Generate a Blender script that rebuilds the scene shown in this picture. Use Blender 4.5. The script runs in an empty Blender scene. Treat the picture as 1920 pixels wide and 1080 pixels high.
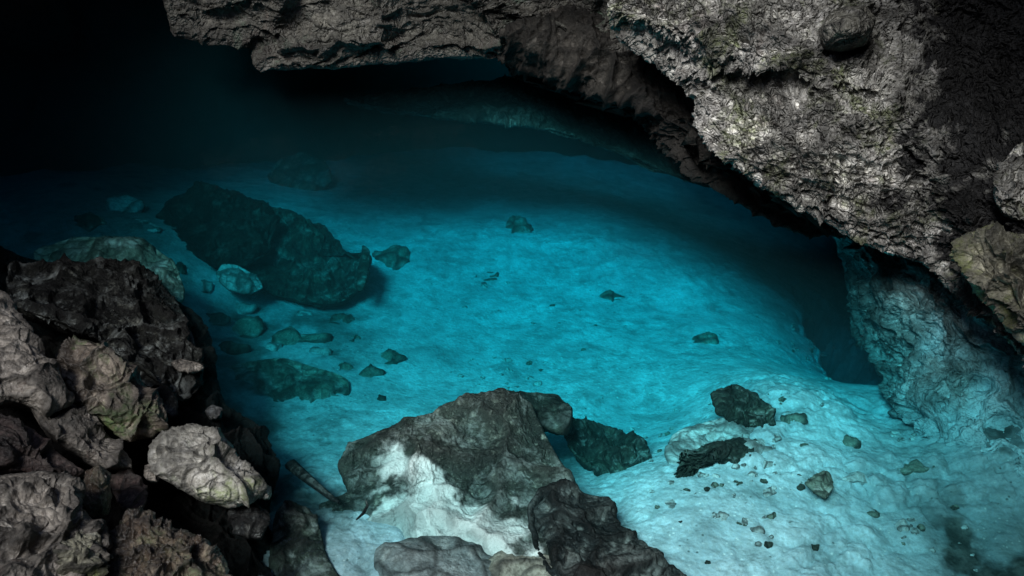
import bpy, math, random
import numpy as np
from mathutils import Vector, Matrix

random.seed(7); np.random.seed(7)
S = bpy.context.scene
COL = S.collection

# ------------------------------------------------------------------ camera
CAM = np.array([0.0, 0.0, 6.0]); PITCH = math.radians(42); HF = math.radians(56)
cam = bpy.data.cameras.new('camera'); cam.angle = HF; cam.clip_end = 200; cam.clip_start = .05
co = bpy.data.objects.new('camera', cam); COL.objects.link(co)
co.location = CAM; co.rotation_euler = (math.radians(90) - PITCH, 0, 0); S.camera = co
FW = np.array([0, math.cos(PITCH), -math.sin(PITCH)]); UP = np.array([0, math.sin(PITCH), math.cos(PITCH)])
RT = np.array([1.0, 0, 0]); TH = math.tan(HF / 2)

def ray(px, py):
    d = FW + RT * ((px - 960) / 960 * TH) + UP * ((540 - py) / 960 * TH)
    return d / np.linalg.norm(d)
def at(px, py, z):                      # a photograph pixel to the point at height z above the water
    d = ray(px, py); return CAM + d * ((z - CAM[2]) / d[2])

SUN = np.array([0.30, 0.42, -0.90]); SUN /= np.linalg.norm(SUN)

# ------------------------------------------------------------------ noise
M32 = np.uint32
def h3(x, y, z, s):
    h = x.astype(M32) * M32(374761393) + y.astype(M32) * M32(668265263) + z.astype(M32) * M32(2147483647) + M32(s * 974711 + 13)
    h ^= h >> M32(13); h *= M32(1274126177); h ^= h >> M32(16); h *= M32(2246822519); h ^= h >> M32(15)
    return h
def f01(h): return (h & M32(0xffffff)).astype(np.float32) / np.float32(0xffffff)
def vnoise(P, s):
    F = np.floor(P); I = F.astype(np.int64); f = (P - F).astype(np.float32); u = f * f * f * (f * (f * 6 - 15) + 10)
    r = 0
    for a in (0, 1):
        wx = u[:, 0] if a else 1 - u[:, 0]
        for b in (0, 1):
            wy = u[:, 1] if b else 1 - u[:, 1]
            for c in (0, 1):
                wz = u[:, 2] if c else 1 - u[:, 2]
                r = r + wx * wy * wz * f01(h3(I[:, 0] + a, I[:, 1] + b, I[:, 2] + c, s))
    return r * 2 - 1
def fbm(P, sc, o=4, s=1, g=.5):
    P = P / sc; r = 0; a = 1; t = 0
    for i in range(o):
        r = r + a * vnoise(P + 17.3 * i, s + i); t += a; a *= g; P = P * 2.03
    return r / t * 1.6
def ridge(P, sc, o=4, s=1):
    P = P / sc; r = 0; a = 1; t = 0
    for i in range(o):
        r = r + a * (1 - 2 * np.abs(vnoise(P + 9.1 * i, s + i))); t += a; a *= .5; P = P * 2.1
    return r / t
def cells(P, sc, s=1, tilt=1.0):
    """cracked facets: per cell a random height and slope; returns (height, edge distance, id)"""
    P = (P / sc); B = np.floor(P - .5).astype(np.int64)
    n = len(P); F1 = np.full(n, 9., np.float32); F2 = F1.copy(); H = np.zeros(n, np.float32); ID = H.copy()
    for a in (0, 1):
        for b in (0, 1):
            for c in (0, 1):
                x, y, z = B[:, 0] + a, B[:, 1] + b, B[:, 2] + c
                j0, j1, j2 = f01(h3(x, y, z, s)), f01(h3(x, y, z, s + 11)), f01(h3(x, y, z, s + 23))
                dx = P[:, 0] - (x + .2 + .6 * j0); dy = P[:, 1] - (y + .2 + .6 * j1); dz = P[:, 2] - (z + .2 + .6 * j2)
                d = np.sqrt(dx * dx + dy * dy + dz * dz).astype(np.float32)
                k = f01(h3(x, y, z, s + 37)); k2 = f01(h3(x, y, z, s + 41)); k3 = f01(h3(x, y, z, s + 47))
                hh = ((k - .5) * 2 * dx + (k2 - .5) * 2 * dy + (k3 - .5) * 2 * dz) * tilt + (k3 - .5)
                m = d < F1
                F2 = np.where(m, F1, np.minimum(F2, d)); F1 = np.where(m, d, F1)
                H = np.where(m, hh, H); ID = np.where(m, k, ID)
    return H, F2 - F1, ID
def sst(a, b, x):
    t = np.clip((x - a) / (b - a), 0, 1); return t * t * (3 - 2 * t)

def disp(P, k, seed):
    """rock relief (metres) and cavity 0..1; k: dict of amplitudes"""
    P = P.astype(np.float64)
    W = np.stack([fbm(P + 31.7 * i, k.get('ws', .5), 3, seed + 60 + i) for i in range(3)], 1) * k.get('warp', .12)
    st = k.get('stretch')
    Q = P + W
    if st is not None:                  # stretch along a bedding direction
        ax = np.array(st[0], float); ax /= np.linalg.norm(ax)
        Q = Q - np.outer(Q @ ax, ax) * (1 - 1 / st[1])
    h = fbm(P, k.get('fs', 1.1), 4, seed) * k.get('f', .12)
    cav = 0; tone = 0
    for i, (sc, amp, crack) in enumerate(k.get('cells', [(.5, .10, .05), (.17, .035, .02)])):
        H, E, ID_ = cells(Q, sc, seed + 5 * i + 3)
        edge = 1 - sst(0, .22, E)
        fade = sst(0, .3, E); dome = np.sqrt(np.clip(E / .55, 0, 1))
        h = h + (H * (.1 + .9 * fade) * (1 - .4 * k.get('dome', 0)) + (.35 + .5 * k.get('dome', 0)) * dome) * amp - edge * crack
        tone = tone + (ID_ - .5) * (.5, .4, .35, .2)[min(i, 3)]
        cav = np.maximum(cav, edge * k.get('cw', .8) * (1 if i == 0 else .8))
    r = fbm(P, k.get('rs', .09), 4, seed + 90, .6)
    h = h + np.clip(r, -.8, .8) * k.get('r', .012)
    if k.get('pits'):
        H, E, I = cells(P + W * .5, k['pits'][0], seed + 71)
        p = sst(.25, .7, E) * (I > .45); h = h - p * k['pits'][1]; cav = np.maximum(cav, p * .9)
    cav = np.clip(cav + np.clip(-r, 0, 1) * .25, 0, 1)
    global TONE
    TONE = np.clip(.5 + tone, 0, 1)
    return h.astype(np.float64), np.asarray(cav, float)

# ------------------------------------------------------------------ mesh helpers
def make_mesh(name, V, quads, tris=None, attrs=None):
    me = bpy.data.meshes.new(name)
    nq = len(quads); nt = 0 if tris is None else len(tris)
    me.vertices.add(len(V)); me.vertices.foreach_set('co', V.astype(np.float32).ravel())
    lv = quads.ravel() if nt == 0 else np.concatenate([quads.ravel(), tris.ravel()])
    me.loops.add(len(lv)); me.loops.foreach_set('vertex_index', lv.astype(np.int32))
    me.polygons.add(nq + nt)
    ls = np.concatenate([np.arange(nq) * 4, nq * 4 + np.arange(nt) * 3]).astype(np.int32)
    me.polygons.foreach_set('loop_start', ls)
    me.polygons.foreach_set('use_smooth', np.ones(nq + nt, bool))
    me.update(calc_edges=True); me.validate()
    for k, a in (attrs or {}).items():
        at_ = me.attributes.new(k, 'FLOAT', 'POINT'); at_.data.foreach_set('value', np.asarray(a, np.float32))
    return me
def vnormals(V, quads):
    a, b, c, d = (V[quads[:, i]] for i in range(4)); n = np.cross(c - a, d - b)
    N = np.zeros_like(V)
    for i in range(4):
        for j in range(3): N[:, j] += np.bincount(quads[:, i], n[:, j], len(V))
    return N / (np.linalg.norm(N, axis=1, keepdims=True) + 1e-12)
def grid_quads(nx, ny):
    i = np.arange(nx * ny).reshape(ny, nx)
    return np.stack([i[:-1, :-1], i[:-1, 1:], i[1:, 1:], i[1:, :-1]], -1).reshape(-1, 4)
def link(name, me, mat, org=None, parent=None):
    if org is not None: me.transform(Matrix.Translation(-Vector(org)))
    o = bpy.data.objects.new(name, me); COL.objects.link(o)
    if org is not None: o.location = org
    if mat: me.materials.append(mat)
    if parent: o.parent = parent
    return o
def tag(o, label, cat, group=None):
    o['label'] = label; o['category'] = cat
    if group: o['group'] = group
    return o
def struct(o): o['kind'] = 'structure'; return o

_disc = {}
def disc(N, K):
    if (N, K) in _disc: return _disc[(N, K)]
    t = np.linspace(-1, 1, N); a, b = np.meshgrid(t, t); a = a.ravel(); b = b.ravel()
    big = np.abs(a) > np.abs(b)
    with np.errstate(divide='ignore', invalid='ignore'):
        r = np.where(big, a, b)
        ph = np.where(big, (math.pi / 4) * np.nan_to_num(b / a), math.pi / 2 - (math.pi / 4) * np.nan_to_num(a / b))
    x, y = r * np.cos(ph), r * np.sin(ph)
    s = np.hypot(x, y); th = np.arctan2(y, x)
    idx = np.arange(N * N).reshape(N, N)
    ring = np.concatenate([idx[0, :-1], idx[:-1, -1], idx[-1, :0:-1], idx[:0:-1, 0]])
    q = [grid_quads(N, N)]
    th_r = th[ring]; S_ = [s * 1.0]; T_ = [th]; prev = ring; base = N * N; m = len(ring)
    for k in range(1, K + 1):
        cur = base + np.arange(m); base += m
        S_.append(np.full(m, 1 + k / (K + 1))); T_.append(th_r)
        q.append(np.stack([np.roll(prev, -1), prev, cur, np.roll(cur, -1)], 1)[:, [0, 1, 2, 3]])
        prev = cur
    s = np.concatenate(S_); th = np.concatenate(T_)
    s = np.append(s, 2.0); th = np.append(th, 0.0)
    tris = np.stack([np.roll(prev, -1), prev, np.full(m, base)], 1)
    _disc[(N, K)] = (s, th, np.concatenate(q), tris); return _disc[(N, K)]

def rock(name, label, cat, outline, mat, z=0., tf=.4, tb=.5, N=120, K=None, k=None, seed=1, flat=.8, center=None,
         up=.8, group=None, paint=None, lump=None, sq=1.0, face=0, parent=None, org=None):
    """a closed boulder whose outline passes through the given points; bulges tf to the front and tb behind"""
    Q = np.array([at(p[0], p[1], p[2] if len(p) > 2 else z) for p in outline])
    C = Q.mean(0) if center is None else at(*center)
    _, _, vt = np.linalg.svd(Q - Q.mean(0)); n = vt[2]
    tc = CAM - C; tc /= np.linalg.norm(tc)
    if n @ tc < 0: n = -n
    n = n * (1 - up) + tc * up if abs(up) <= 1 else n
    n /= np.linalg.norm(n)
    U = np.cross([0, 1, 0.01], n); U /= np.linalg.norm(U); V_ = np.cross(n, U)
    # dense closed curve (Catmull-Rom, mostly straight) then indexed by angle about C
    m = len(Q); D = []
    for i in range(m):
        p0, p1, p2, p3 = Q[i - 1], Q[i], Q[(i + 1) % m], Q[(i + 2) % m]
        for t in np.linspace(0, 1, 24, endpoint=False):
            cr = .5 * ((2 * p1) + (-p0 + p2) * t + (2 * p0 - 5 * p1 + 4 * p2 - p3) * t * t + (-p0 + 3 * p1 - 3 * p2 + p3) * t ** 3)
            D.append(.6 * cr + .4 * (p1 * (1 - t) + p2 * t))
    D = np.array(D) - C
    du, dv, dn = D @ U, D @ V_, D @ n
    ang = np.arctan2(dv, du); rad = np.hypot(du, dv)
    o = np.argsort(ang); A = np.concatenate([ang[o] - 2 * math.pi, ang[o], ang[o] + 2 * math.pi])
    Rr = np.tile(rad[o], 3); Nn = np.tile(dn[o], 3)
    if K is None: K = max(6, N // 5)
    s, th, quads, tris = disc(N, K)
    R = np.interp(th, A, Rr); O = np.interp(th, A, Nn)
    phi = s * math.pi / 2
    rr = np.abs(np.sin(phi)) ** sq; hh = np.cos(phi); hh = np.sign(hh) * np.abs(hh) ** flat
    H = np.where(hh > 0, hh * tf, hh * tb)
    u = R * rr * np.cos(th); v = R * rr * np.sin(th)
    if lump is not None:
        for (lp, lr, lh) in lump:
            L = at(*lp) - C; H = H + np.where(s < 1, lh * np.exp(-((u - L @ U) ** 2 + (v - L @ V_) ** 2) / lr ** 2), 0)
    P = C + np.outer(u, U) + np.outer(v, V_) + np.outer(H + O * rr, n)
    Nv = vnormals(P, quads)
    if Nv[(N * N) // 2] @ n < 0: Nv = -Nv
    h, cav = disp(P, k or {}, seed)
    h = h * (1 - .7 * sst(.8, 1.0, s))
    Dv = Nv + face * n * (s < 1)[:, None]; Dv /= np.linalg.norm(Dv, axis=1, keepdims=True) + 1e-9
    P = P + Dv * h[:, None]
    at_ = {'cav': cav, 'tone': TONE}
    if paint is not None: at_['patch'] = paint(P)
    else: at_['patch'] = np.zeros(len(P))
    me = make_mesh(name, P, quads[:, ::-1] if np.cross(P[quads[0, 2]] - P[quads[0, 0]], P[quads[0, 3]] - P[quads[0, 1]]) @ Nv[quads[0, 0]] < 0 else quads,
                   tris, at_)
    ob = link(name, me, mat, C if org is None else org, parent)
    if parent is None: tag(ob, label, cat, group)
    return ob

def to_px(P):
    D = P - CAM; f = D @ FW
    return 960 + 960 * (D @ RT) / f / TH, 540 - 960 * (D @ UP) / f / TH
def in_poly(P, poly, soft=14, seed=3, wob=26, z=0.):
    """0..1 mask of points of a surface lying over an outline drawn on the plane at height z"""
    W = np.array([at(a, b, z)[:2] for a, b in poly])
    X = P[:, 0] + fbm(P, .22, 4, seed) * wob * .005; Y = P[:, 1] + fbm(P + 50, .22, 4, seed + 7) * wob * .005
    inside = np.zeros(len(P), bool); dist = np.full(len(P), 1e9)
    for i in range(len(W)):
        a, b = W[i], W[(i + 1) % len(W)]
        c = ((a[1] > Y) != (b[1] > Y)) & (X < (b[0] - a[0]) * (Y - a[1]) / (b[1] - a[1] + 1e-12) + a[0]); inside ^= c
        e = b - a; t = np.clip(((X - a[0]) * e[0] + (Y - a[1]) * e[1]) / (e @ e + 1e-12), 0, 1)
        dist = np.minimum(dist, np.hypot(X - a[0] - t * e[0], Y - a[1] - t * e[1]))
    d = np.where(inside, dist, -dist); w = soft * .005
    return sst(-w, w, d)

# ------------------------------------------------------------------ materials
def nt(name):
    m = bpy.data.materials.new(name); m.use_nodes = True; t = m.node_tree; t.nodes.clear(); return m, t
class NB:
    def __init__(s, t): s.t = t
    def n(s, ty, **kw):
        nd = s.t.nodes.new(ty)
        for k_, v in kw.items():
            if k_ in nd.inputs:
                nd.inputs[k_].default_value = v
            else: setattr(nd, k_, v)
        return nd
    def l(s, a, b): s.t.links.new(a, b)
    def noise(s, vec, sc, det=6, rough=.6, dist=0.):
        nd = s.n('ShaderNodeTexNoise'); nd.inputs['Scale'].default_value = sc; nd.inputs['Detail'].default_value = det
        nd.inputs['Roughness'].default_value = rough; nd.inputs['Distortion'].default_value = dist; s.l(vec, nd.inputs['Vector']); return nd.outputs['Fac']
    def vor(s, vec, sc, feat='F1', out='Distance'):
        nd = s.n('ShaderNodeTexVoronoi', feature=feat); nd.inputs['Scale'].default_value = sc; s.l(vec, nd.inputs['Vector']); return nd.outputs[out]
    def ramp(s, f, a, b, lo=0., hi=1.):
        nd = s.n('ShaderNodeMapRange', interpolation_type='SMOOTHSTEP'); nd.inputs[1].default_value = a; nd.inputs[2].default_value = b
        nd.inputs[3].default_value = lo; nd.inputs[4].default_value = hi; s.l(f, nd.inputs[0]); return nd.outputs[0]
    def mix(s, f, a, b, mode='MIX'):
        nd = s.n('ShaderNodeMix', data_type='RGBA', blend_type=mode)
        for sock, v in ((nd.inputs[0], f), (nd.inputs[6], a), (nd.inputs[7], b)):
            if isinstance(v, (int, float)): sock.default_value = v
            elif isinstance(v, tuple): sock.default_value = (*v, 1)
            else: s.l(v, sock)
        return nd.outputs[2]
    def math(s, op, a, b=0.):
        nd = s.n('ShaderNodeMath', operation=op)
        for i, v in enumerate((a, b)):
            if isinstance(v, (int, float)): nd.inputs[i].default_value = v
            else: s.l(v, nd.inputs[i])
        return nd.outputs[0]
    def attr(s, name): return s.n('ShaderNodeAttribute', attribute_name=name).outputs['Fac']

def rock_mat(name, c1, c2, light=None, moss=None, moss_amt=.0, red=None, red_amt=0., patch=(.7, .7, .66), dark=(.008, .008, .008),
             rough=.75, bump=.6, wet=0., cavk=.9, sc=1., spec=.4, silt=None, tonek=(.62, 1.35), peb=0.):
    m, t = nt(name); b = NB(t)
    v = b.n('ShaderNodeTexCoord').outputs['Object']
    col = b.mix(b.ramp(b.noise(v, 1.6 * sc, 8, .65, .4), .38, .62), c1, c2)
    if light: col = b.mix(b.ramp(b.noise(v, 7 * sc, 9, .7), .52, .72), col, light)
    col = b.mix(b.ramp(b.noise(v, 24 * sc, 6, .7), .38, .62, 0, .75), col, b.mix(1., col, (.42, .40, .38), 'MULTIPLY'))
    if light: col = b.mix(b.ramp(b.noise(v, 55 * sc, 4, .7), .6, .72, 0, .7), col, light)
    if red: col = b.mix(b.math('MULTIPLY', b.ramp(b.noise(v, 2.3 * sc, 6, .7, .5), .56, .66), red_amt), col, red)
    if moss:
        mk = b.math('MULTIPLY', b.ramp(b.noise(v, 1.9 * sc, 7, .7, .3), .60 - .2 * moss_amt, .72 - .2 * moss_amt), b.ramp(b.noise(v, 30, 4, .6), .3, .6, .35, 1))
        col = b.mix(mk, col, moss)
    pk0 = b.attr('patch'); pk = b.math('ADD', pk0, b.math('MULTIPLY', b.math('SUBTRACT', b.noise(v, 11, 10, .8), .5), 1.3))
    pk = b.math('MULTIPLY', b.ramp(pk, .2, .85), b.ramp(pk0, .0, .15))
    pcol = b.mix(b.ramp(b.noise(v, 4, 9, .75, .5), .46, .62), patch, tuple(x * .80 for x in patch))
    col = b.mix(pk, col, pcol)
    tn = b.ramp(b.attr('tone'), .1, .9, *tonek); tc = b.n('ShaderNodeCombineColor')
    for q_ in range(3): b.l(tn, tc.inputs[q_])
    col = b.mix(1., col, tc.outputs[0], 'MULTIPLY')
    geo = b.n('ShaderNodeNewGeometry'); sp = b.n('ShaderNodeSeparateXYZ'); b.l(geo.outputs['Position'], sp.inputs[0])
    if silt:
        sn = b.n('ShaderNodeSeparateXYZ'); b.l(geo.outputs['Normal'], sn.inputs[0])
        sm = b.math('MULTIPLY', b.ramp(sn.outputs[2], .55, .95), b.ramp(b.noise(v, 3.5, 8, .75, .4), .48, .64))
        col = b.mix(b.math('MULTIPLY', sm, silt), col, (.45, .50, .48))
    wz = b.math('ADD', sp.outputs[2], b.math('MULTIPLY', b.noise(v, 4, 4, .6), .10))
    band = b.math('MULTIPLY', b.ramp(wz, .13, .07), b.ramp(wz, -.02, .05))
    col = b.mix(b.math('MULTIPLY', band, .6), col, (.012, .014, .012))
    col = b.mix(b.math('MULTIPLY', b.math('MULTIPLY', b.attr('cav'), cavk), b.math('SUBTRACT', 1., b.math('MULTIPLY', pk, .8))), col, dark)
    bs = b.n('ShaderNodeBsdfPrincipled'); b.l(col, bs.inputs['Base Color'])
    rv = b.ramp(b.noise(v, 3.3, 5, .6), .35, .65, max(.12, rough - .25 - wet * .3), rough); b.l(rv, bs.inputs['Roughness'])
    bs.inputs['Specular IOR Level'].default_value = spec
    hgt = b.math('ADD', b.math('MULTIPLY', b.noise(v, 22, 10, .72), 1.), b.math('MULTIPLY', b.vor(v, 38), .5))
    hgt = b.math('ADD', hgt, b.math('MULTIPLY', b.noise(v, 90, 4, .6), .3))
    if peb:
        wv = b.n('ShaderNodeVectorMath', operation='MULTIPLY_ADD'); nz = b.n('ShaderNodeTexNoise'); nz.inputs['Scale'].default_value = 5; nz.inputs['Detail'].default_value = 4
        b.l(v, nz.inputs['Vector']); b.l(nz.outputs['Color'], wv.inputs[0]); wv.inputs[1].default_value = (.16, .16, .16); b.l(v, wv.inputs[2])
        pe = b.math('ADD', b.ramp(b.vor(wv.outputs[0], 8.5, 'DISTANCE_TO_EDGE'), 0, .30), b.math('MULTIPLY', b.ramp(b.vor(wv.outputs[0], 19, 'DISTANCE_TO_EDGE'), 0, .25), .6))
        hgt = b.math('ADD', hgt, b.math('MULTIPLY', pe, peb * 2.2))
        crk = b.math('MULTIPLY', b.ramp(b.vor(wv.outputs[0], 8.5, 'DISTANCE_TO_EDGE'), .0, .055, 1, 0), b.ramp(b.noise(v, 2.2, 3, .5), .4, .55, .25, 1))
        b.l(b.mix(b.math('MULTIPLY', crk, .8 * peb), col, dark), bs.inputs['Base Color'])
    bp = b.n('ShaderNodeBump'); bp.inputs['Strength'].default_value = bump; bp.inputs['Distance'].default_value = .03
    b.l(hgt, bp.inputs['Height']); b.l(bp.outputs[0], bs.inputs['Normal'])
    o = b.n('ShaderNodeOutputMaterial'); b.l(bs.outputs[0], o.inputs[0]); return m

M_wall = rock_mat('craggy limestone', (.50, .50, .455), (.70, .69, .65), (.84, .82, .80), cavk=.8, peb=1., tonek=(.6, 1.65), spec=.15, patch=(.018, .018, .018), moss=(.20, .23, .12), moss_amt=.5, red=(.36, .29, .26), red_amt=.4, bump=.7)  # patch colour: shade of the recess put into the rock colour
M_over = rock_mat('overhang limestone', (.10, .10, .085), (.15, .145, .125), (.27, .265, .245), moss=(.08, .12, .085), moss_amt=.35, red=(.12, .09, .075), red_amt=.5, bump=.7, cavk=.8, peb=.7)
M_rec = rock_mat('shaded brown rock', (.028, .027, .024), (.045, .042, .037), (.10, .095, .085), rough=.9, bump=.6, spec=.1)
M_crag = rock_mat('mossy crag', (.22, .215, .16), (.34, .33, .26), (.58, .57, .48), moss=(.20, .23, .08), moss_amt=.6, bump=.8)
M_dark = rock_mat('dark wet rock', (.007, .008, .009), (.026, .030, .031), (.15, .16, .15), rough=.8, spec=.12, silt=.25, bump=.6)
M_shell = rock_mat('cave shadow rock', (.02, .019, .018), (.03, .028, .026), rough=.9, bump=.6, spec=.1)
M_bank = rock_mat('shade black bank rock', (.004, .004, .004), (.008, .008, .008), (.02, .02, .02), rough=.8, bump=.6, spec=.06)  # wet rock, its albedo lowered to near black for shade in the gaps
M_grey = rock_mat('grey limestone', (.20, .178, .155), (.40, .365, .32), (.62, .585, .52), red=(.12, .075, .06), red_amt=.6, bump=.7)
M_pale = rock_mat('pale limestone', (.42, .41, .36), (.62, .61, .56), (.80, .79, .74), moss=(.25, .29, .16), moss_amt=.5, bump=.7)
M_moss = rock_mat('mossy boulder', (.20, .165, .135), (.30, .26, .21), (.52, .46, .38), moss=(.09, .14, .05), moss_amt=.6, red=(.30, .17, .11), red_amt=.5, wet=.5, rough=.6, bump=.7)
M_brown = rock_mat('wet brown rock', (.10, .07, .05), (.20, .16, .11), (.50, .42, .31), moss=(.12, .15, .075), moss_amt=.7, red=(.22, .11, .06), red_amt=.7, wet=1., rough=.5, spec=.8, bump=1.)
M_redd = rock_mat('reddish rock', (.07, .045, .04), (.10, .075, .07), (.2, .17, .15), red=(.13, .06, .05), red_amt=.9, bump=.7)
M_big = rock_mat('algae dark boulder', (.010, .015, .011), (.040, .050, .040), (.30, .33, .28), rough=.8, bump=.8, silt=.4, sc=1.25, patch=(.62, .62, .60))
M_blk = rock_mat('shadowed mottled rock', (.008, .009, .009), (.028, .030, .026), (.20, .21, .18), rough=.8, bump=.6, spec=.1, silt=.5)
M_back = rock_mat('shaded sunken rock', (.05, .06, .06), (.13, .15, .14), (.3, .32, .3), rough=.9, bump=.5, spec=.1, silt=.4)
M_slate = rock_mat('blue grey rock', (.16, .175, .18), (.26, .28, .28), (.42, .43, .42), bump=.6)
M_tan = rock_mat('tan rock', (.26, .23, .19), (.38, .35, .29), (.5, .47, .4), bump=.6)
M_sunk = rock_mat('sunken algae rock', (.03, .018, .016), (.04, .03, .026), (.08, .085, .07), rough=.9, bump=.5, spec=.1, silt=.12)
M_sunk2 = rock_mat('sunken green rock', (.13, .17, .14), (.22, .26, .22), (.38, .42, .37), rough=.9, bump=.5, spec=.1, silt=.7)
M_sunkd = rock_mat('sunken dark rock', (.03, .04, .035), (.055, .07, .055), (.12, .15, .12), rough=.9, bump=.5, spec=.1, silt=.45)
M_sunkp = rock_mat('sunken pale rock', (.46, .51, .52), (.60, .66, .67), (.78, .82, .82), rough=.9, bump=.5, spec=.1)
M_butt = rock_mat('submerged wall rock', (.17, .20, .21), (.40, .44, .45), (.74, .77, .77), rough=.9, bump=.6, spec=.1, patch=(.40, .50, .54), peb=.5)

# bed: pale marl, darkened by rubble and by shade painted in the deep, right side and crevice
def bed_mat():
    m, t = nt('pale silt and rubble'); b = NB(t)
    v = b.n('ShaderNodeTexCoord').outputs['Object']
    col = b.mix(b.ramp(b.noise(v, 1.2, 8, .7, .3), .35, .65), (.38, .49, .55), (.72, .84, .92))
    col = b.mix(b.ramp(b.noise(v, 6, 9, .75), .44, .60, 0, .45), col, (.20, .25, .27))
    col = b.mix(b.ramp(b.noise(v, 30, 6, .7), .40, .62, 0, .45), col, (.36, .42, .42))
    col = b.mix(b.ramp(b.noise(v, 14, 6, .8), .60, .70, 0, .8), col, (.86, .86, .82))
    col = b.mix(b.ramp(b.noise(v, 2.6, 9, .78, .6), .50, .62, 0, .55), col, (.16, .22, .23))
    spk = b.math('MULTIPLY', b.ramp(b.vor(v, 11), .05, .16, 1, 0), b.ramp(b.noise(v, 3, 3, .5), .45, .6))
    col = b.mix(b.math('MULTIPLY', spk, .9), col, (.07, .10, .10))
    spw = b.math('MULTIPLY', b.ramp(b.vor(v, 17), .08, .22, 1, 0), b.ramp(b.noise(v, 4.1, 3, .5), .45, .6))
    col = b.mix(b.math('MULTIPLY', spw, .8), col, (.86, .90, .90))
    col = b.mix(b.attr('rock_shade'), col, b.mix(b.ramp(b.noise(v, 5, 9, .7), .4, .65), (.03, .036, .034), (.10, .11, .105)))
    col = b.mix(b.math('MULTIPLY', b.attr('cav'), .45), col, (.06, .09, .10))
    bs = b.n('ShaderNodeBsdfPrincipled'); b.l(col, bs.inputs['Base Color']); bs.inputs['Roughness'].default_value = .95
    bs.inputs['Specular IOR Level'].default_value = .05
    hgt = b.math('ADD', b.noise(v, 18, 10, .72), b.math('MULTIPLY', b.vor(v, 26), .6))
    bp = b.n('ShaderNodeBump'); bp.inputs['Strength'].default_value = .45; bp.inputs['Distance'].default_value = .03
    b.l(hgt, bp.inputs['Height']); b.l(bp.outputs[0], bs.inputs['Normal'])
    o = b.n('ShaderNodeOutputMaterial'); b.l(bs.outputs[0], o.inputs[0]); return m
M_bed = bed_mat()

def water_mat():
    m, t = nt('clear blue water'); b = NB(t)
    v = b.n('ShaderNodeTexCoord').outputs['Object']
    tr = b.n('ShaderNodeBsdfTransparent'); gl = b.n('ShaderNodeBsdfGlossy'); gl.inputs['Roughness'].default_value = .03
    bp = b.n('ShaderNodeBump'); bp.inputs['Strength'].default_value = .5; bp.inputs['Distance'].default_value = .02
    b.l(b.noise(v, 5, 4, .6, .5), bp.inputs['Height'])
    fr = b.n('ShaderNodeFresnel'); fr.inputs['IOR'].default_value = 1.33
    b.l(bp.outputs[0], gl.inputs['Normal']); b.l(bp.outputs[0], fr.inputs['Normal'])
    geo = b.n('ShaderNodeNewGeometry')
    fac = b.math('MULTIPLY', fr.outputs[0], b.math('SUBTRACT', 1., geo.outputs['Backfacing']))
    mx = b.n('ShaderNodeMixShader'); b.l(fac, mx.inputs[0]); b.l(tr.outputs[0], mx.inputs[1]); b.l(gl.outputs[0], mx.inputs[2])
    ab = b.n('ShaderNodeVolumeAbsorption'); ab.inputs['Color'].default_value = (.05, .890, .938, 1); ab.inputs['Density'].default_value = .95
    sc = b.n('ShaderNodeVolumeScatter'); sc.inputs['Color'].default_value = (.25, .85, 1, 1); sc.inputs['Density'].default_value = .055; sc.inputs['Anisotropy'].default_value = .3
    ad = b.n('ShaderNodeAddShader'); b.l(ab.outputs[0], ad.inputs[0]); b.l(sc.outputs[0], ad.inputs[1])
    o = b.n('ShaderNodeOutputMaterial'); b.l(mx.outputs[0], o.inputs['Surface']); b.l(ad.outputs[0], o.inputs['Volume']); return m
M_water = water_mat()

# ------------------------------------------------------------------ pool bed
BEDPTS = [  # photograph pixel, depth
 (700,450,-2.7),(950,450,-2.7),(1200,450,-2.9),(900,600,-2.3),(1200,600,-2.4),(1450,600,-2.6),(750,700,-1.8),(1150,720,-1.8),(950,700,-1.9),
 (1000,350,-3.7),(1300,380,-4.3),(600,330,-3.8),(300,300,-3.6),(800,250,-4.8),(1100,250,-5.2),(1450,450,-4.2),(1530,560,-3.6),(1600,680,-3.2),
 (1655,740,-3.0),(1590,600,-4.),(1450,725,-1.0),(1590,765,-1.0),(1340,770,-1.2),(1250,880,-.75),(1400,880,-.6),(1200,1000,-.5),(1400,1050,-.42),
 (1600,950,-.58),(1750,900,-.7),(1850,1050,-.6),(1700,830,-.9),(1410,690,-1.7),(1540,715,-2.1),(1160,850,-1.4),(1240,770,-1.7),(1100,900,-1.0),
 (1630,770,-1.2),(460,600,-2.0),(550,650,-1.8),(500,740,-1.6),(620,820,-1.3),(560,850,-1.2),(600,930,-.7),(650,1000,-.35),(560,1060,-.3),
 (230,430,-1.5),(380,520,-1.8),(150,340,-2.2),(0,500,-1.2),(0,750,-.6),(0,1000,-.3),(960,1250,-.4),(0,1300,0),(1900,1250,-.3),(2200,900,-.3),
 (2100,500,-2),(1900,300,-5),(1500,150,-7),(700,150,-6.5),(300,150,-5.5),(-300,300,-3),(-300,700,-1),(500,640,-1.9),(400,700,-1.5),(1800,700,-1.0)]
BX = np.array([at(*p) for p in BEDPTS])
def tps(X, Y, ctr, val, lam=.02):
    def K(r2): return .5 * r2 * np.log(r2 + 1e-9)
    n = len(ctr); D = ((ctr[:, None] - ctr[None]) ** 2).sum(-1)
    A = np.zeros((n + 3, n + 3)); A[:n, :n] = K(D) + lam * np.eye(n); A[:n, n] = 1; A[:n, n + 1:] = ctr; A[n:, :n] = A[:n, n:].T
    w = np.linalg.solve(A, np.concatenate([val, [0, 0, 0]]))
    r = w[n] + w[n + 1] * X + w[n + 2] * Y
    for i in range(n): r = r + w[i] * K((X - ctr[i, 0]) ** 2 + (Y - ctr[i, 1]) ** 2)
    return r
def bed_z(X, Y): return np.clip(tps(X, Y, BX[:, :2], BX[:, 2]), -8, .25)
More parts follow.
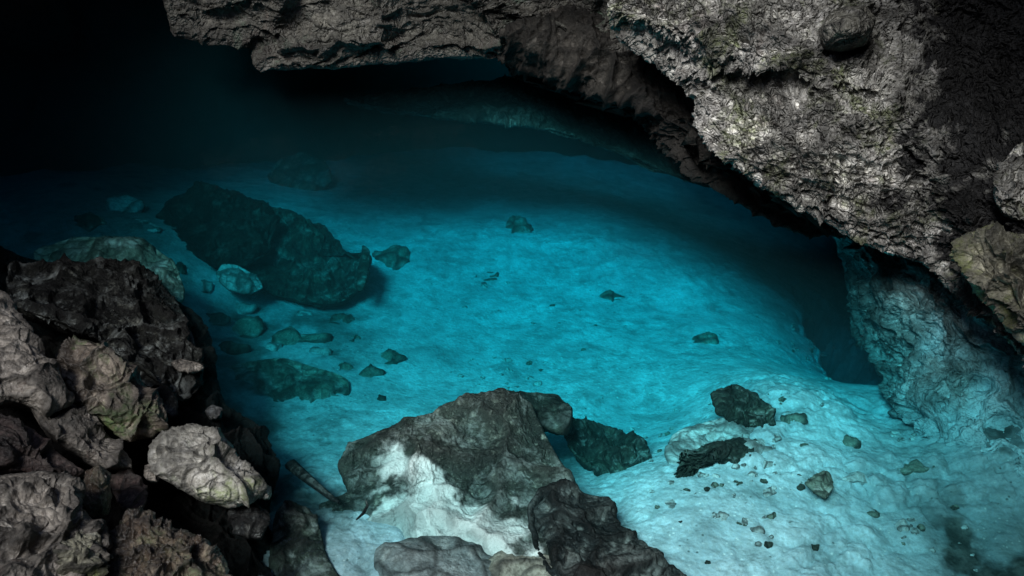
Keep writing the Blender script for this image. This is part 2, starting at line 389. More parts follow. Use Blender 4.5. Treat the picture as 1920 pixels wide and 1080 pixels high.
def build_bed():
    nx, ny = 900, 800
    x = np.linspace(-9.5, 9.5, nx); y = 1.5 + 17 * np.linspace(0, 1, ny) ** 1.35
    X, Y = np.meshgrid(x, y); X = X.ravel(); Y = Y.ravel(); Z = bed_z(X, Y)
    P = np.stack([X, Y, Z], 1)
    shal = sst(-1.6, -.7, Z)
    h, cav = disp(P, dict(f=.10, fs=.9, warp=.14, ws=.4, dome=.8, cells=[(.42, .07, .02), (.17, .04, .012), (.08, .018, .005)], r=.012, cw=.55), 21)
    rub = sst(-.1, .5, fbm(P, .8, 3, 77) + .15)
    deep = sst(-1.0, -1.8, Z)
    amp = (.26 + .40 * rub) * (1 - .72 * deep)
    rock_shade = sst(-3.4, -6, Z + .5 * fbm(P, 1.5, 3, 5))  # deep end darkened: fading light put into the bed colour
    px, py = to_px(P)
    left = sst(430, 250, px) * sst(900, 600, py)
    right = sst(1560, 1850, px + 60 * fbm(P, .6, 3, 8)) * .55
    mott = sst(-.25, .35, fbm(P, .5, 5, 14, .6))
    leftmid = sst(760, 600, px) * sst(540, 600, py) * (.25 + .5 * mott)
    right = right * 1.3 * (.5 + .5 * mott) + .42 * sst(1550, 1950, px) * sst(700, 1100, py) * (.6 + .4 * mott)  # right side darkened: light falloff put into the bed colour
    rock_shade = np.clip(np.maximum(np.maximum(rock_shade, leftmid), np.maximum(left * .7, right)) + .18 * mott * sst(.2, .6, fbm(P, .25, 4, 15)), 0, 1)
    P[:, 2] += h * amp
    P[:, 2] += .010 * fbm(P, .35, 3, 91) + .05 * fbm(P, 1.6, 2, 92)
    crev = in_poly(P, [(1535,430),(1600,450),(1650,590),(1700,700),(1700,800),(1645,770),(1592,650),(1560,540)], 60, wob=40, z=-2.4)
    P[:, 2] -= 1.3 * crev; rock_shade = np.clip(rock_shade + crev * 1.2, 0, 1)  # crevice lowered, and its shade painted into the bed colour
    global BG
    BG = (x, y, P[:, 2].reshape(ny, nx))
    me = make_mesh('pool_bed', P, grid_quads(nx, ny), None, {'cav': cav * rub * .8, 'rock_shade': rock_shade})
    return struct(link('pool_bed', me, M_bed))
build_bed()

# ------------------------------------------------------------------ water body
def build_water():
    xs = np.array([-14., 14.]); v = [(x, y, z) for z in (-9.5, 0.) for y in (-6., 24.) for x in (-14., 14.)]
    q = np.array([(0, 2, 3, 1), (4, 5, 7, 6), (0, 1, 5, 4), (2, 6, 7, 3), (0, 4, 6, 2), (1, 3, 7, 5)])
    me = make_mesh('water', np.array(v), q)
    me.polygons.foreach_set('use_smooth', np.zeros(6, bool))
    return struct(link('water', me, M_water))
build_water()

# ------------------------------------------------------------------ cave shell: walls and unseen roof, its opening shaped to place the light
def build_shell():
    nth, nz = 420, 150
    th = np.linspace(0, 2 * math.pi, nth, endpoint=False); zz = np.linspace(-10, 9.6, nz)
    T, Z = np.meshgrid(th, zz); T = T.ravel(); Z = Z.ravel()
    rx, ry = 9.8, 10.5
    shrink = 1 - .12 * sst(3, 9.6, Z)
    X = np.cos(T) * rx * shrink; Y = 5.5 + np.sin(T) * ry * shrink
    P = np.stack([X, Y, Z], 1)
    h, cav = disp(P, dict(f=.7, fs=3, cells=[(1.6, .4, .15), (.5, .12, .05)], r=.03, warp=.3, ws=1.5), 33)
    n = np.stack([-np.cos(T), -np.sin(T), 0 * T], 1); P += n * h[:, None]
    i = np.arange(nth * nz).reshape(nz, nth); j = np.roll(i, -1, 1)
    q = np.stack([i[:-1], i[1:], j[1:], j[:-1]], -1).reshape(-1, 4)
    struct(link('cave_wall', make_mesh('cave_wall', P, q, None, {'cav': cav, 'patch': cav * 0}), M_shell))
    # roof: annular sheet from the wall in to the opening, thickened
    def roofring(r_pts, z0):
        return r_pts
    H = []
    for (x, y) in HOLE:
        g = np.array([x, y, 0.]); H.append(g - SUN * ((0 - ROOFZ) / SUN[2]) * 1.0)
    H = np.array(H)[:, :2]
    c = H.mean(0); ang = np.arctan2(H[:, 1] - c[1], H[:, 0] - c[0]); r = np.hypot(*(H - c).T); o = np.argsort(ang)
    A = np.concatenate([ang[o] - 2 * math.pi, ang[o], ang[o] + 2 * math.pi]); R = np.tile(r[o], 3)
    nth, nr = 360, 90; th = np.linspace(-math.pi, math.pi, nth, endpoint=False); s = np.linspace(0, 1, nr)
    T, S_ = np.meshgrid(th, s); T = T.ravel(); S_ = S_.ravel()
    r0 = np.interp(T, A, R); r0 = r0 * (1 + .10 * fbm(np.stack([np.cos(T) * 2, np.sin(T) * 2, T * 0], 1), .7, 4, 3))
    rad = r0 + (16 - r0) * S_
    P = np.stack([c[0] + rad * np.cos(T), c[1] + rad * np.sin(T), ROOFZ + .8 * (1 - S_) ** 6 * 0 + 0 * T], 1)
    h, cav = disp(P, dict(f=.5, fs=2.5, cells=[(1.2, .3, .12), (.45, .1, .04)], r=.03, warp=.3, ws=1.5), 44)
    P[:, 2] += h * np.clip(S_ * 8, .15, 1)
    i = np.arange(nth * nr).reshape(nr, nth); j = np.roll(i, -1, 1)
    q = np.stack([i[:-1], i[1:], j[1:], j[:-1]], -1).reshape(-1, 4)
    ro = struct(link('unseen_cave_roof', make_mesh('unseen_cave_roof', P, q, None, {'cav': cav, 'patch': cav * 0}), M_shell))
    so = ro.modifiers.new('thickness', 'SOLIDIFY'); so.thickness = .5; so.offset = 1
ROOFZ = 9.2
# roof opening drawn from the wanted footprint of light on the water plane (metres)
HOLE = [(-4.8, 3.0), (-4.4, 4.4), (-3.2, 5.4), (-3.0, 8.0), (-3.8, 10.5), (-3.4, 13.), (0.2, 13.6), (2.6, 13.), (3.5, 11.), (3.7, 8.4), (4.4, 7.2), (5.2, 6.0), (3.8, 4.3), (2.7, 2.4), (0, 1.2), (-4, 1.0)]
build_shell()

# ------------------------------------------------------------------ overhang and walls
CR = dict(f=.16, fs=1.0, warp=.16, ws=.35, cells=[(.55, .16, .07), (.20, .075, .035), (.085, .032, .014)], r=.02, rs=.06)
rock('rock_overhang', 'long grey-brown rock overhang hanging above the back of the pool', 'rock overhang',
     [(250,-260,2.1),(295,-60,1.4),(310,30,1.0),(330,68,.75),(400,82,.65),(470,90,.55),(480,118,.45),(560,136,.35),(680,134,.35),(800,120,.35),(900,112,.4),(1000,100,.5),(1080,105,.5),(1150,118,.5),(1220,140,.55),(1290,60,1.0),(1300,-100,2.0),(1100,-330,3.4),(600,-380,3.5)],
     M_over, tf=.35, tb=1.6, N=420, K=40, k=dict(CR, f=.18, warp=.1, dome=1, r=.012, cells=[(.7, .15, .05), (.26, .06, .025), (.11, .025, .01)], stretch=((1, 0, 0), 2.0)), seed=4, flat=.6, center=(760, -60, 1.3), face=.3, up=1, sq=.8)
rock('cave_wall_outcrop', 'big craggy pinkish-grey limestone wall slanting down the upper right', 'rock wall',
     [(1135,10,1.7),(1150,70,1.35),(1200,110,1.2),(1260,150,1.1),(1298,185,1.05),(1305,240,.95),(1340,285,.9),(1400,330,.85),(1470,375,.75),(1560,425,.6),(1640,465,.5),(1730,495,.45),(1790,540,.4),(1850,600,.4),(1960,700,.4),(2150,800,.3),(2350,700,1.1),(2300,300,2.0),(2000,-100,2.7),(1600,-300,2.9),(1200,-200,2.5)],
     M_wall, tf=.22, tb=1.6, N=860, K=50, k=dict(CR, f=.15, warp=.06, ws=.4, dome=1, r=.006, cells=[(.6, .10, .05), (.20, .06, .03), (.10, .050, .024), (.05, .022, .010)], cw=1.0, stretch=((.85, -.5, .1), 1.3)), seed=9, flat=.7, paint=lambda P: in_poly(P, [(1670,-60),(1690,20),(1740,90),(1790,180),(1850,250),(1870,330),(1850,400),(1960,420),(2200,200),(2100,-200)], 110, wob=110, z=2.0), center=(1700, 190, 1.6), face=.35, up=1, sq=.85, lump=[((1870, 110, 1.9), 1.1, -.7), ((1740, 10, 2.), .5, -.3)])  # painted mask darkens the upper-right recess in place of its shade
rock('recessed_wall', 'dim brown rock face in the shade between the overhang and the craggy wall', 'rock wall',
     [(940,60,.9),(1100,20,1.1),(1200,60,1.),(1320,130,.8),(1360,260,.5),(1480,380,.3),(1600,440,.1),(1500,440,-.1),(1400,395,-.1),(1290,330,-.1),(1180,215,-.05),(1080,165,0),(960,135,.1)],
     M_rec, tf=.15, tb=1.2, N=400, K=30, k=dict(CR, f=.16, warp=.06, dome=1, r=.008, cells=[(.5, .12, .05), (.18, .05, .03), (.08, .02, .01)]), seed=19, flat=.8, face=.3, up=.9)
rock('wall_crag', 'mossy yellow-green crag jutting at the right edge below the wall outcrop', 'rock crag',
     [(1790,470,1.0),(1800,440,1.1),(1840,425,1.2),(1900,440,1.3),(2000,430,1.4),(2080,560,1.2),(2060,700,.9),(1960,690,.8),(1905,645,.75),(1870,600,.75),(1840,560,.8),(1815,530,.9)],
     M_crag, tf=.3, tb=.6, N=260, k=dict(CR, f=.12, warp=.07, dome=1, r=.008, cells=[(.34, .12, .05), (.15, .05, .02), (.07, .02, .008)]), seed=15, flat=.6, up=.5)
rock('rock_bulge', 'rounded grey-green rock bulge at the right edge above the mossy crag', 'rock knob',
     [(1860,370,1.4),(1870,320,1.5),(1905,270,1.6),(1980,260,1.7),(2050,340,1.6),(2020,430,1.35),(1930,420,1.3),(1880,400,1.3)],
     M_wall, tf=.2, tb=.5, N=200, k=dict(CR, f=.08, warp=.06, dome=1, r=.008, cells=[(.4, .08, .03), (.15, .035, .015), (.07, .015, .006)]), seed=16, flat=.7)
rock('wall_boulder', 'smooth greenish boulder wedged in the top of the wall outcrop', 'boulder',
     [(1535,60,1.9),(1560,25,2.0),(1620,15,2.0),(1640,40,2.0),(1625,80,1.9),(1580,95,1.85),(1545,90,1.85)],
     M_over, tf=.5, tb=.4, N=110, k=dict(f=.05, cells=[(.2, .03, .01)], r=.01), seed=17, flat=.8)

# ------------------------------------------------------------------ rock under the water along the right wall
rock('submerged_wall', 'blue-tinted underwater buttress sloping below the craggy right wall', 'rock buttress',
     [(1558,425,-.4),(1572,480,-.75),(1590,560,-1.1),(1622,640,-1.35),(1650,690,-1.4),(1680,775,-1.15),(1720,815,-1.0),(1780,860,-.9),(1900,910,-.8),(2080,980,-.75),(2200,800,-.3),(2000,680,-.2),(1850,590,-.15),(1740,500,-.12),(1650,440,-.2)],
     M_butt, tf=.22, tb=1.2, N=300, K=40, paint=lambda P: sst(6.9, 5.4, P[:, 1] + .5 * fbm(P, .5, 3, 4)), k=dict(f=.12, fs=.8, warp=.2, ws=.4, stretch=((.5, .7, -.3), 1.8), cells=[(.45, .13, .05), (.16, .05, .02), (.07, .02, .01)], r=.02), seed=25, flat=.6, up=.4)

# ------------------------------------------------------------------ sunken rocks
SK = dict(f=.09, fs=.6, warp=.12, ws=.3, dome=.5, cells=[(.4, .05, .01), (.15, .014, .004)], r=.008)
SKR = dict(f=.12, fs=.3, warp=.12, ws=.2, dome=.5, cells=[(.18, .045, .015), (.07, .015, .004)], r=.01)
rock('sunken_boulder', 'round reddish-black sunken boulder at the left end of the long submerged ledge', 'sunken boulder',
     [(298,400),(325,365),(385,350),(450,360),(505,385),(520,430),(500,480),(450,500),(390,495),(335,462)], M_sunk, z=-1.8, tf=.24, tb=.9, N=150, k=SKR, seed=31)
rock('sunken_ledge', 'long dark green sunken rock shelf left of the turquoise floor', 'sunken rock',
     [(400,470),(470,385),(540,390),(610,430),(650,470),(692,470),(690,520),(650,562),(600,575),(540,562),(480,540),(420,505)], M_sunkd, z=-2.0, tf=.10, tb=.9, N=200, k=SKR, seed=32, flat=.5)
rock('back_ledge', 'dim teal rock ledge in the shade at the back of the water under the overhang', 'sunken rock',
     [(640,185),(760,165),(900,150),(1050,160),(1180,215),(1290,290),(1330,350),(1230,320),(1120,275),(1000,238),(880,225),(740,210)],
     M_back, z=-.8, tf=.10, tb=.8, N=260, k=dict(SKR, f=.12, fs=.9, cells=[(.5, .08, .03), (.2, .04, .015), (.08, .012, .004)]), center=(1010, 200, -.75), seed=45, flat=.7, up=1)
rock('sunken_fin', 'upright dark fin of rock at the tip of the long sunken shelf', 'sunken rock',
     [(672,500),(680,462),(694,470),(692,510),(680,545),(668,540)], M_sunkd, z=-1.75, tf=.06, tb=.15, N=50, k=dict(SK, f=.03), seed=33)
rock('sunken_slab', 'flat teal sunken slab with a square right end at the lower left of the pool', 'sunken slab',
     [(415,690),(520,672),(600,690),(652,712),(655,780),(630,800),(560,805),(470,790),(425,745)], M_sunk2, z=-1.55, tf=.05, tb=.3, N=120, k=dict(SK, f=.03), seed=34, flat=.35)
rock('pale_sunken_stone', 'pale oval stone under water against the dark sunken shelf', 'sunken stone',
     [(405,520),(415,495),(445,495),(480,515),(495,540),(470,552),(430,545)], M_sunkp, z=-1.7, tf=.12, tb=.2, N=70, k=dict(SK, f=.03), seed=35)
rock('sunken_dome', 'faint low dome of rock deep under the dark back water', 'sunken rock',
     [(500,330),(525,300),(565,288),(610,305),(622,340),(590,360),(530,358)], M_sunk2, z=-3.35, tf=.14, tb=.5, N=80, k=SK, seed=36)
rock('left_sunken_rock', 'mottled dark rock awash left of the long sunken shelf', 'shallow rock',
     [(60,470),(130,445),(220,440),(290,460),(335,500),(345,560),(300,575),(200,560),(90,540)], M_sunk2, z=-.6, tf=.15, tb=.6, N=150, k=dict(SK, f=.12), seed=37)
rock('ridge_rock', 'dark weedy underwater ridge just beyond the central boulder', 'sunken rock',
     [(1055,810),(1085,785),(1130,792),(1180,820),(1225,870),(1230,900),(1180,900),(1120,885),(1080,860)], M_sunkd, z=-1.0, tf=.10, tb=.5, N=150, k=SKR, seed=38)
rock('corner_rock', 'dark submerged rock corner touching the top of the central boulder', 'sunken rock',
     [(925,750),(950,733),(1045,738),(1068,775),(1060,810),(1020,800),(960,790)], M_sunkd, z=-.48, tf=.03, tb=.6, N=90, k=SK, seed=39)
rock('weedy_rock', 'dark angular weedy rock on the rim of the pale shelf', 'sunken rock',
     [(1345,735),(1375,722),(1405,730),(1440,755),(1455,797),(1420,800),(1385,795),(1350,772)], M_sunkd, z=-.68, tf=.08, tb=.35, N=150, k=SKR, seed=40)
rock('pale_hump', 'pale rounded hump with a dark curved edge on the shelf below the weedy rock', 'sunken rock',
     [(1252,850),(1262,815),(1310,793),(1370,782),(1430,800),(1440,840),(1370,850),(1300,865),(1265,885)], M_sunkp, z=-.72, tf=.10, tb=.4, N=110, k=dict(SK, f=.06), seed=41)
rock('hook_rock', 'dark hook-shaped rock lying in front of the pale hump', 'sunken rock',
     [(1262,895),(1275,862),(1320,830),(1380,818),(1425,835),(1432,865),(1400,885),(1370,870),(1330,855),(1300,872),(1278,905)], M_sunkd, z=-.6, tf=.05, tb=.25, N=150, k=dict(SKR, f=.06), seed=42, center=(1350, 848, -.5))
rock('triangular_stone', 'dark green three-cornered stone alone on the pale shelf', 'sunken stone',
     [(1508,905),(1530,888),(1550,882),(1560,897),(1563,915),(1548,936),(1525,922)], M_sunk2, z=-.42, tf=.06, tb=.12, N=60, k=dict(SK, f=.03, cells=[(.12, .03, .01)]), seed=43)

# ------------------------------------------------------------------ central boulder group
PATCH = [(725,862),(765,845),(810,862),(850,890),(880,925),(915,950),(990,955),(990,990),(950,1050),(890,1120),(560,1150),(570,1010),(600,975),(650,955),(715,945),(740,915),(700,885)]
rock('central_boulder', 'large dark boulder with a white sandy patch on its top at the bottom centre', 'boulder',
     [(636,880,-0.420),(652,835,-0.380),(700,815,-0.330),(780,790,-0.300),(860,760,-0.300),(940,742,-0.320),(1000,765,-0.320),(1035,830,-0.340),(1080,910,-0.350),(1110,960,-0.400),(1130,1060,-0.400),(1050,1200,-0.400),(800,1230,-0.500),(640,1120,-0.750),(585,1010,-0.750),(610,960,-0.650),(655,930,-0.500)],
     M_big, tf=.2, tb=1.0, N=420, K=40, k=dict(f=.08, fs=.8, warp=.1, dome=.3, cells=[(.7, .08, .02), (.2, .022, .008), (.09, .010, .004)], r=.010, cw=.5), seed=51, flat=.45, up=0,
     paint=lambda P: in_poly(P, PATCH, 34, wob=44, z=-.2))
rock('dark_boulder', 'blackish boulder leaning on the right side of the white-patched boulder', 'boulder',
     [(985,950,-0.240),(1010,915,-0.220),(1060,905,-0.240),(1100,925,-0.260),(1140,938,-0.290),(1170,990,-0.290),(1225,1045,-0.290),(1300,1110,-0.290),(1250,1180,-0.240),(1080,1130,-0.190),(1000,1040,-0.190)],
     M_dark, tf=.12, tb=.8, N=240, k=dict(f=.08, fs=.6, warp=.1, cells=[(.35, .07, .015), (.12, .02, .01)], r=.012), seed=52, flat=.55, up=.2)
rock('slate_stone', 'smooth blue-grey rock at the bottom edge in front of the white patch', 'rock',
     [(702,1065),(708,1030),(760,1012),(830,1004),(885,1015),(925,1045),(940,1085),(900,1130),(740,1140)], M_slate, z=-.30, tf=.16, tb=.4, N=150, k=dict(f=.05, fs=.4, cells=[(.3, .03, .01)], r=.008), seed=53, flat=.6)
rock('tan_stone', 'pale tan rock with fine ridges at the bottom edge beside the blue-grey rock', 'rock',
     [(900,1070),(925,1045),(975,1034),(1030,1038),(1070,1068),(1090,1120),(1000,1150),(910,1120)], M_tan, z=-.30, tf=.12, tb=.4, N=130, k=dict(f=.05, fs=.3, stretch=((1, .3, 0), 3), cells=[(.2, .04, .01)], r=.01), seed=54, flat=.6)
rock('shore_rock', 'low dark rock half under water left of the white sand patch', 'rock',
     [(520,975),(545,948),(580,955),(600,990),(612,1040),(640,1100),(560,1150),(500,1100)], M_sunkd, z=-.22, tf=.06, tb=.5, N=120, k=SK, seed=55)

# ------------------------------------------------------------------ left bank
rock('left_bank', 'wet rock bank under the boulders on the left, gap shade in its black colour', 'rock bank',
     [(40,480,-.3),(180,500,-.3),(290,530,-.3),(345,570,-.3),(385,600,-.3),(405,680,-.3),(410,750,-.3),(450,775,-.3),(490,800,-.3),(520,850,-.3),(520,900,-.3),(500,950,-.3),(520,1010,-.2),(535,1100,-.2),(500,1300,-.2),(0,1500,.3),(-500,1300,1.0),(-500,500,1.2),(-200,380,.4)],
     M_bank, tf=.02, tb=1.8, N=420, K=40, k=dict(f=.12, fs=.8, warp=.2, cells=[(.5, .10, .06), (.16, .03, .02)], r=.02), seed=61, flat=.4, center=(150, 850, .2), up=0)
LK = dict(f=.07, fs=.6, warp=.10, ws=.3, dome=.4, cells=[(.42, .09, .03), (.15, .022, .009), (.06, .007, .003)], r=.008, rs=.05)
rock('black_rock', 'big dark shadowed rock at the pool edge above the mossy boulder', 'rock',
     [(20,500,.3),(130,490,.05),(240,500,-.12),(310,535,-.15),(345,580,-.12),(370,640,-.1),(380,720,-.08),(340,755,.1),(270,705,.3),(190,645,.4),(100,605,.5),(20,570,.5)],
     M_blk, tf=.14, tb=.7, N=260, k=LK, seed=62, flat=.6)
rock('edge_boulder', 'tall pale grey rock leaning at the left edge', 'boulder',
     [(-80,560,1.2),(0,560,1.15),(45,620,1.1),(80,670,1.05),(105,720,1.0),(125,760,.95),(90,775,1.0),(30,760,1.1),(-60,760,1.25),(-150,660,1.4)],
     M_grey, tf=.3, tb=.6, N=220, k=dict(LK, cells=[(.4, .06, .02), (.12, .015, .006)]), seed=63, flat=.7)
rock('mossy_boulder', 'brown boulder with green moss cracked across, second from the left edge', 'boulder',
     [(112,690,.85),(125,650,.9),(170,645,.9),(215,665,.85),(260,705,.75),(290,750,.65),(305,790,.6),(285,815,.6),(240,828,.65),(200,805,.75),(165,765,.85),(125,730,.9)],
     M_moss, tf=.25, tb=.5, N=220, k=dict(LK, cells=[(.30, .10, .04), (.1, .02, .01)]), seed=64, flat=.7)
rock('ledge_rock', 'long grey ledge of rock running down from the left edge boulder', 'rock',
     [(60,760,1.0),(110,745,.95),(160,770,.85),(200,815,.75),(240,850,.65),(250,880,.6),(200,880,.7),(130,840,.9),(80,800,1.0)],
     M_grey, tf=.16, tb=.4, N=150, k=LK, seed=65)
rock('red_rock', 'reddish-brown damp rock in the shade at the left edge', 'rock',
     [(-100,790,1.3),(0,775,1.2),(70,800,1.1),(120,845,1.0),(165,885,.9),(120,905,.95),(40,895,1.1),(-100,900,1.3)],
     M_redd, tf=.2, tb=.5, N=180, k=LK, seed=66)
rock('white_boulder', 'bright pale boulder with a cracked greenish corner above the black bank', 'boulder',
     [(283,850,.5),(300,818,.55),(350,802,.55),(400,805,.5),(432,825,.45),(450,855,.42),(485,885,.38),(498,920,.35),(470,945,.35),(430,950,.4),(380,940,.45),(320,905,.5),(285,885,.5)],
     M_pale, tf=.28, tb=.5, N=240, k=dict(LK, cells=[(.36, .08, .03), (.1, .014, .006)]), seed=67, flat=.75)
rock('small_pinnacle', 'little upright pale-tipped rock between the bottom-left rocks', 'rock',
     [(155,920,1.0),(160,885,1.05),(185,872,1.1),(205,890,1.05),(208,930,.95),(200,970,.85),(165,965,.9)],
     M_brown, tf=.15, tb=.3, N=90, k=dict(LK, f=.05), seed=68)
rock('pitted_boulder', 'grey purple pitted boulder filling the bottom left corner', 'boulder',
     [(-120,900,1.5),(0,893,1.4),(80,888,1.35),(140,910,1.3),(150,960,1.25),(190,1000,1.15),(195,1060,1.1),(170,1140,1.1),(-120,1200,1.5)],
     M_grey, tf=.3, tb=.6, N=300, k=dict(LK, f=.1, pits=(.16, .05)), seed=69, flat=.6)
rock('lichen_rock', 'pale green lichen-covered pitted rock at the bottom edge near the left corner', 'rock',
     [(105,1040,1.35),(115,1010,1.35),(150,990,1.35),(188,1005,1.3),(195,1045,1.25),(175,1090,1.25),(120,1110,1.3)],
     M_crag, tf=.14, tb=.3, N=120, k=dict(LK, pits=(.07, .03)), seed=70, flat=.7)
rock('wet_brown_rock', 'glistening wet brown rock with a green base at the bottom left', 'rock',
     [(205,1050,1.05),(215,1000,1.05),(250,968,1.05),(300,985,1.0),(345,995,.95),(385,1010,.9),(415,1045,.85),(430,1090,.8),(380,1160,.85),(220,1150,1.0)],
     M_brown, tf=.22, tb=.5, N=240, k=dict(LK, cells=[(.22, .08, .03), (.07, .03, .012)], r=.02), seed=71, flat=.7)

for nm, ol, zz, mt, lb, sd in [
    ('bank_stone', [(322,680),(340,670),(368,678),(382,690),(360,699),(332,694)], .12, M_grey, 'flat grey streaked stone at the foot of the big black rock', 81),
    ('bank_stone', [(385,770),(398,757),(416,764),(414,782),(396,786)], .05, M_slate, 'small blue-grey stone added in place of a glint at the water edge above the pale boulder', 82),  # added stone stands in for a glint of light
    ('bank_stone', [(484,918),(495,910),(508,920),(503,934),(488,932)], .3, M_pale, 'tiny pale stone at the right tip of the pale boulder', 83),
    ('bank_stone', [(270,872),(290,866),(302,882),(296,905),(274,900)], .5, M_grey, 'small round grey stone tucked against the left side of the pale boulder', 84),
    ('bank_stone', [(290,730),(312,720),(330,745),(328,780),(305,770)], .35, M_dark, 'dark stone wedged right of the mossy boulder', 85),
    ('bank_stone', [(205,900),(240,880),(275,915),(270,950),(225,955)], .55, M_redd, 'dim reddish stone sunk in the dark gap below the grey ledge', 86),
    ('bank_stone', [(430,960),(470,945),(500,970),(490,1010),(440,1000)], .2, M_dark, 'blackish stone in the gap under the pale boulder', 87),
    ('bank_stone', [(60,735),(95,722),(120,742),(105,765),(70,762)], 1.02, M_brown, 'small brown stone on the joint between edge boulder and grey ledge', 88)]:
    rock(nm, lb, 'stone', ol, mt, z=zz, tf=.07, tb=.25, N=70, k=dict(f=.04, fs=.3, warp=.05, dome=.5, cells=[(.14, .03, .01), (.05, .006, .002)], r=.005), seed=sd)

# ------------------------------------------------------------------ loose stones on the floor of the pool
def bed_at(px, py):
    p = at(px, py, -1.)
    for _ in range(12):
        z = float(bed_z(np.array([p[0]]), np.array([p[1]]))[0]); p = at(px, py, z)
    return p
def bed_top(px, py):
    p = bed_at(px, py)
    for _ in range(6):
        i = min(max(np.searchsorted(BG[0], p[0]), 2), 897); j = min(max(np.searchsorted(BG[1], p[1]), 2), 797)
        p = at(px, py, float(BG[2][j - 2:j + 3, i - 2:i + 3].mean()))
    return p
def stone(px, py, r, mat, label, name='sunken_stone', group=None, seed=1, asp=.8, sinkk=.0004):
    z = bed_top(px, py)[2] - sinkk * r
    n = 9; rr = [r * (1 + .28 * random.uniform(-1, 1)) for _ in range(n)]
    out = [(px + rr[i] * math.cos(2 * math.pi * i / n), py + asp * rr[i] * math.sin(2 * math.pi * i / n)) for i in range(n)]
    sz = r * .0085
    return rock(name, label, 'sunken stone', out, mat, z=z, tf=sz * .4, tb=sz * .5, N=34, K=6, k=dict(f=sz * .25, fs=sz * 2, warp=.02, cells=[(sz * 1.2, sz * .25, sz * .05)], r=sz * .04, rs=sz * .3), seed=seed, group=group)
DK = [(540,638,30,.8,'large dark stone on the turquoise floor between the sunken shelf and the slab'),
      (460,622,32,.8,'dark stone at the left foot of the sunken shelf'),
      (635,600,28,.6,'dim oval stone just below the tip of the sunken shelf'),
      (730,672,26,.7,'faint dark stone right of the large dark stone in the turquoise water'),
      (970,430,26,.9,'faint dark patch of stone high in the turquoise floor'),
      (735,485,32,.7,'dark stone just right of the sunken shelf tip'),
      (716,748,9,.9,'tiny dark stone left of the central boulder top'),
      (1265,830,10,.7,'small dark stone at the left end of the pale hump'),
      (1490,783,20,.5,'flat dark stone right of the weedy rock'),
      (1600,832,22,.6,'dim stone on the shelf right of the flat dark stone'),
      (1325,918,6,.8,'black pebble on the pale sand right of the central boulder'),
      (1440,1022,10,.7,'small teal stone low on the pale shelf'),
      (1527,1027,9,.9,'round teal stone near the bottom of the pale shelf'),
      (1327,1055,7,.7,'black pebble near the bottom edge of the pale shelf'),
      (1275,978,5,.8,'tiny dark pebble by the dark leaning boulder'),
      (1500,915,6,.8,'tiny dark pebble left of the three-cornered stone'),
      (1635,962,17,.7,'teal stone right of the three-cornered stone'),
      (645,690,14,.7,'small dim stone at the right end of the slab')]
for i, (a, b_, r, asp, lb) in enumerate(DK): stone(a, b_, r, M_sunk2 if r > 12 else M_sunkd, lb, seed=100 + i, asp=asp)
random.seed(11)
cnt = 0
CL = [(random.uniform(800, 1750), random.uniform(600, 1070), random.uniform(25, 110)) for _ in range(26)]
while cnt < 190:                                           # pale loose stones over the shelf and the floor
    cc = random.choice(CL); px = random.gauss(cc[0], cc[2]); py = random.gauss(cc[1], cc[2] * .6)
    if not (690 < px < 1850 and 500 < py < 1078): continue
    if py > 740 and px < 1130 + (py - 740) * .45 : continue
    if px > 1560 and py < 780: continue
    r = random.choice([3, 3.5, 4, 4, 5, 6, 7, 9]) * (1.35 if py > 760 else .9)
    o = stone(px, py, r, M_sunkp if random.random() < .8 else M_sunk2, 'pale loose stone on the pool floor among many alike', 'loose_stone', 'loose stones strewn on the pool floor', seed=200 + cnt % 7, asp=random.uniform(.55, .9))
    cnt += 1

random.seed(23)
SL = [(440,575,34,.45,'p','pale flat slab in the teal rubble just under the pale oval stone'), (585,640,40,.4,'k','low dark rubble slab right of the large dark stone'),
      (600,665,22,.5,'p','small pale slab below the low dark rubble slab'), (515,655,16,.7,'p','pale fragment at the lower edge of the large dark stone'),
      (430,655,34,.5,'k','dim broken slab at the left rim of the pool above the big teal slab'), (660,640,22,.6,'k','dark rubble stone between the sunken shelf and the turquoise floor'),
      (230,395,44,.4,'p','dim teal slab far left behind the mottled rock awash'), (160,420,34,.45,'k','dark slab at the far left edge of the dim water'),
      (270,425,30,.5,'p','pale teal slab left of the reddish-black sunken boulder'), (330,505,26,.5,'k','dim stone below the reddish-black sunken boulder'),
      (375,540,24,.5,'p','pale fragment on the bed left of the pale oval stone'), (395,600,30,.5,'k','dark slab on the bed along the black rock edge'),
      (560,595,26,.5,'p','pale stone under the lower edge of the sunken shelf'), (625,735,24,.6,'k','dark lump on the right half of the big teal slab'),
      (690,700,26,.5,'k','faint slab right of the big teal slab'), (1150,560,26,.5,'k','faint flat stone in the middle of the turquoise floor'),
      (1320,640,24,.5,'k','faint flat stone in the right half of the turquoise floor'), (915,520,22,.5,'k','faint flat stone left of the middle of the turquoise floor'),
      (1420,840,40,.4,'p','low pale slab touching the right end of the hook-shaped rock'), (1600,900,36,.4,'p','low pale slab right of the three-cornered stone'),
      (1710,880,40,.4,'k','low dim slab near the foot of the submerged buttress')]
for i, (a, b_, r_, asp, mt, lb) in enumerate(SL):
    stone(a, b_, r_, M_sunkp if mt == 'p' else M_sunk2, lb, name='sunken_slab_stone', seed=400 + i, asp=asp, sinkk=.0012)

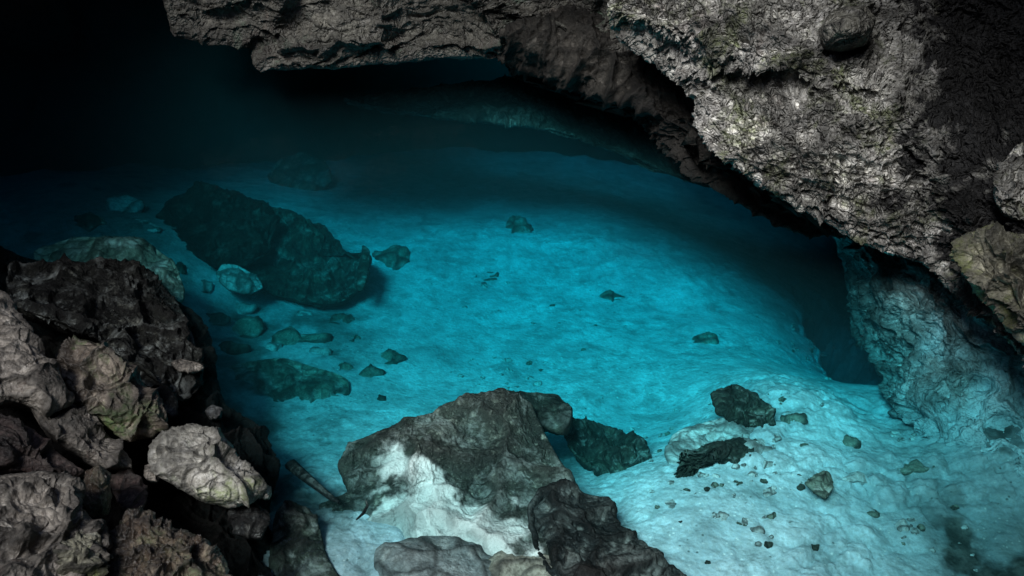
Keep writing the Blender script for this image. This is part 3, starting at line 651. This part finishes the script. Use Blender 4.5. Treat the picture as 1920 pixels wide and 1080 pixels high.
# ------------------------------------------------------------------ sunken branch
def branch(name, label, pts, rad, mat):
    V = []; m = 10
    Pp = [at(*p) for p in pts]
    for i, p in enumerate(Pp):
        d = Pp[min(i + 1, len(Pp) - 1)] - Pp[max(i - 1, 0)]; d /= np.linalg.norm(d)
        a = np.cross(d, [0, 0, 1]); a /= np.linalg.norm(a); b = np.cross(a, d)
        for k in range(m):
            t = 2 * math.pi * k / m; V.append(p + rad[i] * (math.cos(t) * a + math.sin(t) * b) * (1 + .15 * math.sin(3 * t + i)))
    V = np.array(V); i = np.arange(len(Pp) * m).reshape(len(Pp), m); j = np.roll(i, -1, 1)
    q = np.stack([i[:-1], j[:-1], j[1:], i[1:]], -1).reshape(-1, 4)
    me = make_mesh(name, V, q, None, {'cav': np.zeros(len(V)), 'patch': np.zeros(len(V))})
    return tag(link(name, me, mat, Pp[0]), label, 'branch')
branch('sunken_branch', 'dark tapering branch under water left of the central boulder', [(545,872,-.5),(570,892,-.42),(595,912,-.36),(618,930,-.32),(636,942,-.30)], [.05, .04, .032, .025, .012], M_dark)
branch('hooked_twig', 'small dark hooked twig on the white sand beside the boulder', [(668,975,-.2),(682,962,-.19),(689,948,-.18),(686,938,-.17)], [.006, .012, .010, .005], M_dark)

# ------------------------------------------------------------------ light
L = bpy.data.lights.new('sun', 'SUN'); L.energy = 5.0; L.angle = math.radians(22); L.color = (1, .99, .975)
lo = bpy.data.objects.new('sun', L); COL.objects.link(lo)
lo.rotation_euler = Vector(SUN).to_track_quat('-Z', 'Y').to_euler(); lo.location = (-4, -4, 12)
w = bpy.data.worlds.new('World'); S.world = w; w.use_nodes = True; t = w.node_tree
sky = t.nodes.new('ShaderNodeTexSky'); sky.sky_type = 'NISHITA'; sky.sun_disc = False
sky.sun_elevation = math.asin(-SUN[2]); sky.sun_rotation = math.atan2(-SUN[0], -SUN[1])
t.links.new(sky.outputs[0], t.nodes['Background'].inputs[0]); t.nodes['Background'].inputs[1].default_value = .14

S.view_settings.view_transform = 'Standard'; S.view_settings.look = 'None'; S.view_settings.exposure = 0
S.render.engine = 'CYCLES'
c = S.cycles; c.use_denoising = True; c.max_bounces = 8; c.diffuse_bounces = 3; c.glossy_bounces = 2; c.transparent_max_bounces = 16; c.volume_bounces = 0
c.sample_clamp_indirect = 4; c.caustics_reflective = False; c.caustics_refractive = False
